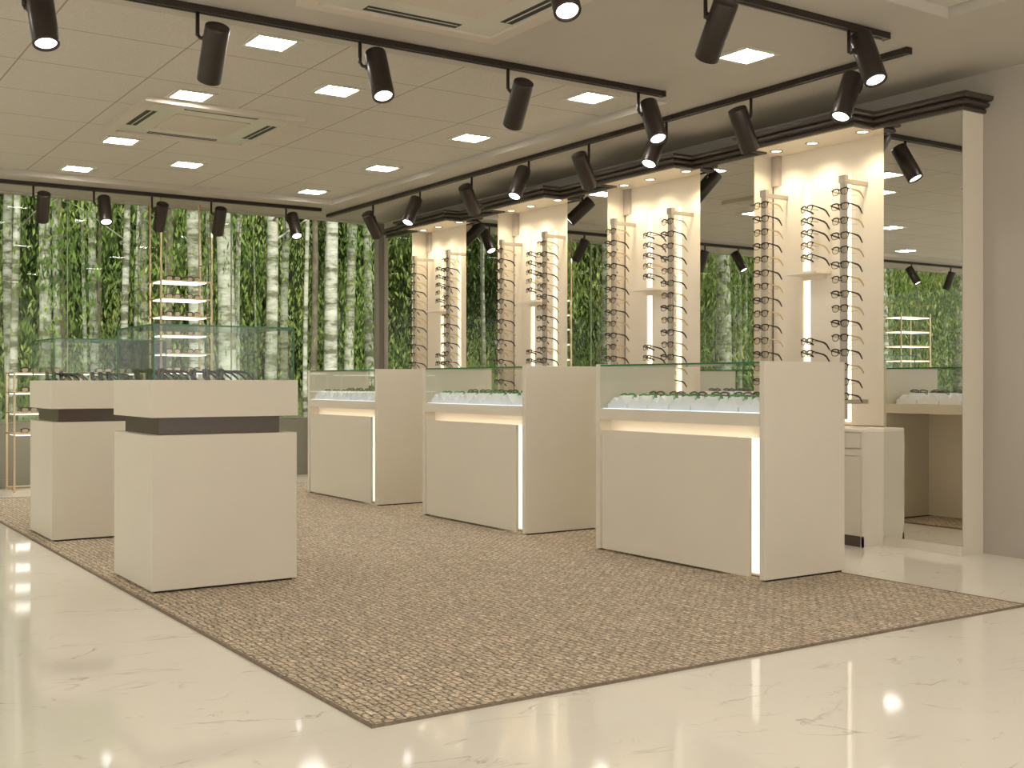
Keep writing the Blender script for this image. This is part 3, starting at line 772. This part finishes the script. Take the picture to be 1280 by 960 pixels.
F_, SN, CS = 1433.3, .83154, .55547
def at(px, y):        # where the sight line of picture column px meets the line y
    k = (px-640)/F_; d = y/(CS*-k + SN); return d*(k*SN + CS)
near = [(12, 20, .10), (20, 17.5, .07), (53, 17.5, .11), (73, 17.5, .065), (118, 22, .10), (156, 17.5, .07), (182, 21, .09), (212, 20, .09), (243, 17.2, .15), (281, 16.6, .17), (299, 20, .06), (338, 16.8, .12),
        (357, 21, .10), (384, 18, .05), (416, 17.4, .14), (438, 19, .11), (462, 20, .11), (492, 19, .12)]
for k, (px, y, r) in enumerate(near):
    tree(at(px, y), y, r*.85, 'pale birch beyond the window, %s trunk from the left among the front row' % (ORD[k] if k < 16 else ['seventeenth', 'eighteenth'][k-16]), 'front row birches', (k % 4) if k in (1, 5, 7, 12, 15) else None, seed=k, bend=.12)
for k in range(62):
    y = rnd.uniform(23, 35); x = rnd.uniform(-26, 20)
    tree(x, y, rnd.uniform(.04, .11), 'slender birch deeper in the forest beyond the window', 'birches deeper in the forest', k % 4, mat='bark' if rnd.random() < .8 else 'dark_bark', seed=100+k, bend=.6, zoff=rnd.uniform(-1.5, 0))
for k in range(46):
    y = rnd.uniform(17.5, 25); x = rnd.uniform(-13, 12.5)
    tree(x, y, rnd.uniform(.02, .065), 'very slender young birch without low leaves just beyond the window', 'slender young birches', None, mat='bark' if rnd.random() < .75 else 'dark_bark', seed=500+k, bend=.5)
for k in range(14):     # trees left of the view, met by the mirrors
    y = rnd.uniform(15.5, 19); x = -2 - 15*k/13 + rnd.uniform(-.4, .4)
    tree(x, y, rnd.uniform(.08, .17), 'birch standing left of the view, seen only in the mirrors', 'birches left of the view', k % 4, seed=300+k, bend=.15)
for c in crowns: bpy.data.objects.remove(c)
q = random.Random(5)
def f1():
    while True:
        p = Vector((q.uniform(-32, 24), q.uniform(24, 36), q.uniform(-.5, 13)))
        if mnoise.noise(p*.35) > -.15: return p
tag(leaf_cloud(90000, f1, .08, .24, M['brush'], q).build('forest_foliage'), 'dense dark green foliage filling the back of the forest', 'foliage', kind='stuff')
def f2():
    while True:
        p = Vector((q.uniform(-24, 16), q.uniform(18.5, 28), 0)); p.z = gz(p.x, p.y) + abs(q.gauss(0, .7))
        if mnoise.noise(p*.5 + Vector((7, 0, 0))) > -.1: return p
tag(leaf_cloud(60000, f2, .018, .05, M['leaf'], q).build('undergrowth'), 'low leafy undergrowth just beyond the window', 'undergrowth', kind='stuff')
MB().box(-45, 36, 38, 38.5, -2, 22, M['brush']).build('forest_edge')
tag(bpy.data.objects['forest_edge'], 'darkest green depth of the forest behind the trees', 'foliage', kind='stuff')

for p in PROTOS: gone(p)

# ------------------------------------------------------------------ light, camera, view
w = bpy.data.worlds.new('World'); bpy.context.scene.world = w; w.use_nodes = True
bg = w.node_tree.nodes['Background']; bg.inputs[0].default_value = (1, .94, .85, 1); bg.inputs[1].default_value = 2.02
s = bpy.data.lights.new('sun', 'SUN'); s.energy = 5.; s.angle = .15; s.color = (1, .97, .88)
so = bpy.data.objects.new('sun', s); C.objects.link(so); so.rotation_euler = Vector((.25, .62, -.75)).to_track_quat('-Z', 'Y').to_euler()
cam = bpy.data.cameras.new('camera'); cam.sensor_width = 36; cam.lens = 1433.3/1280*36; cam.shift_y = -2.6/1280; cam.clip_start = .05; cam.clip_end = 200
co_ = bpy.data.objects.new('camera', cam); C.objects.link(co_); co_.location = (0, 0, 1.0); co_.rotation_euler = (PI/2, 0, -math.radians(90-56.257))
sc = bpy.context.scene; sc.camera = co_
sc.view_settings.view_transform = 'Standard'; sc.view_settings.look = 'None'; sc.view_settings.gamma = 1; sc.view_settings.exposure = 0
sc.view_settings.use_curve_mapping = False
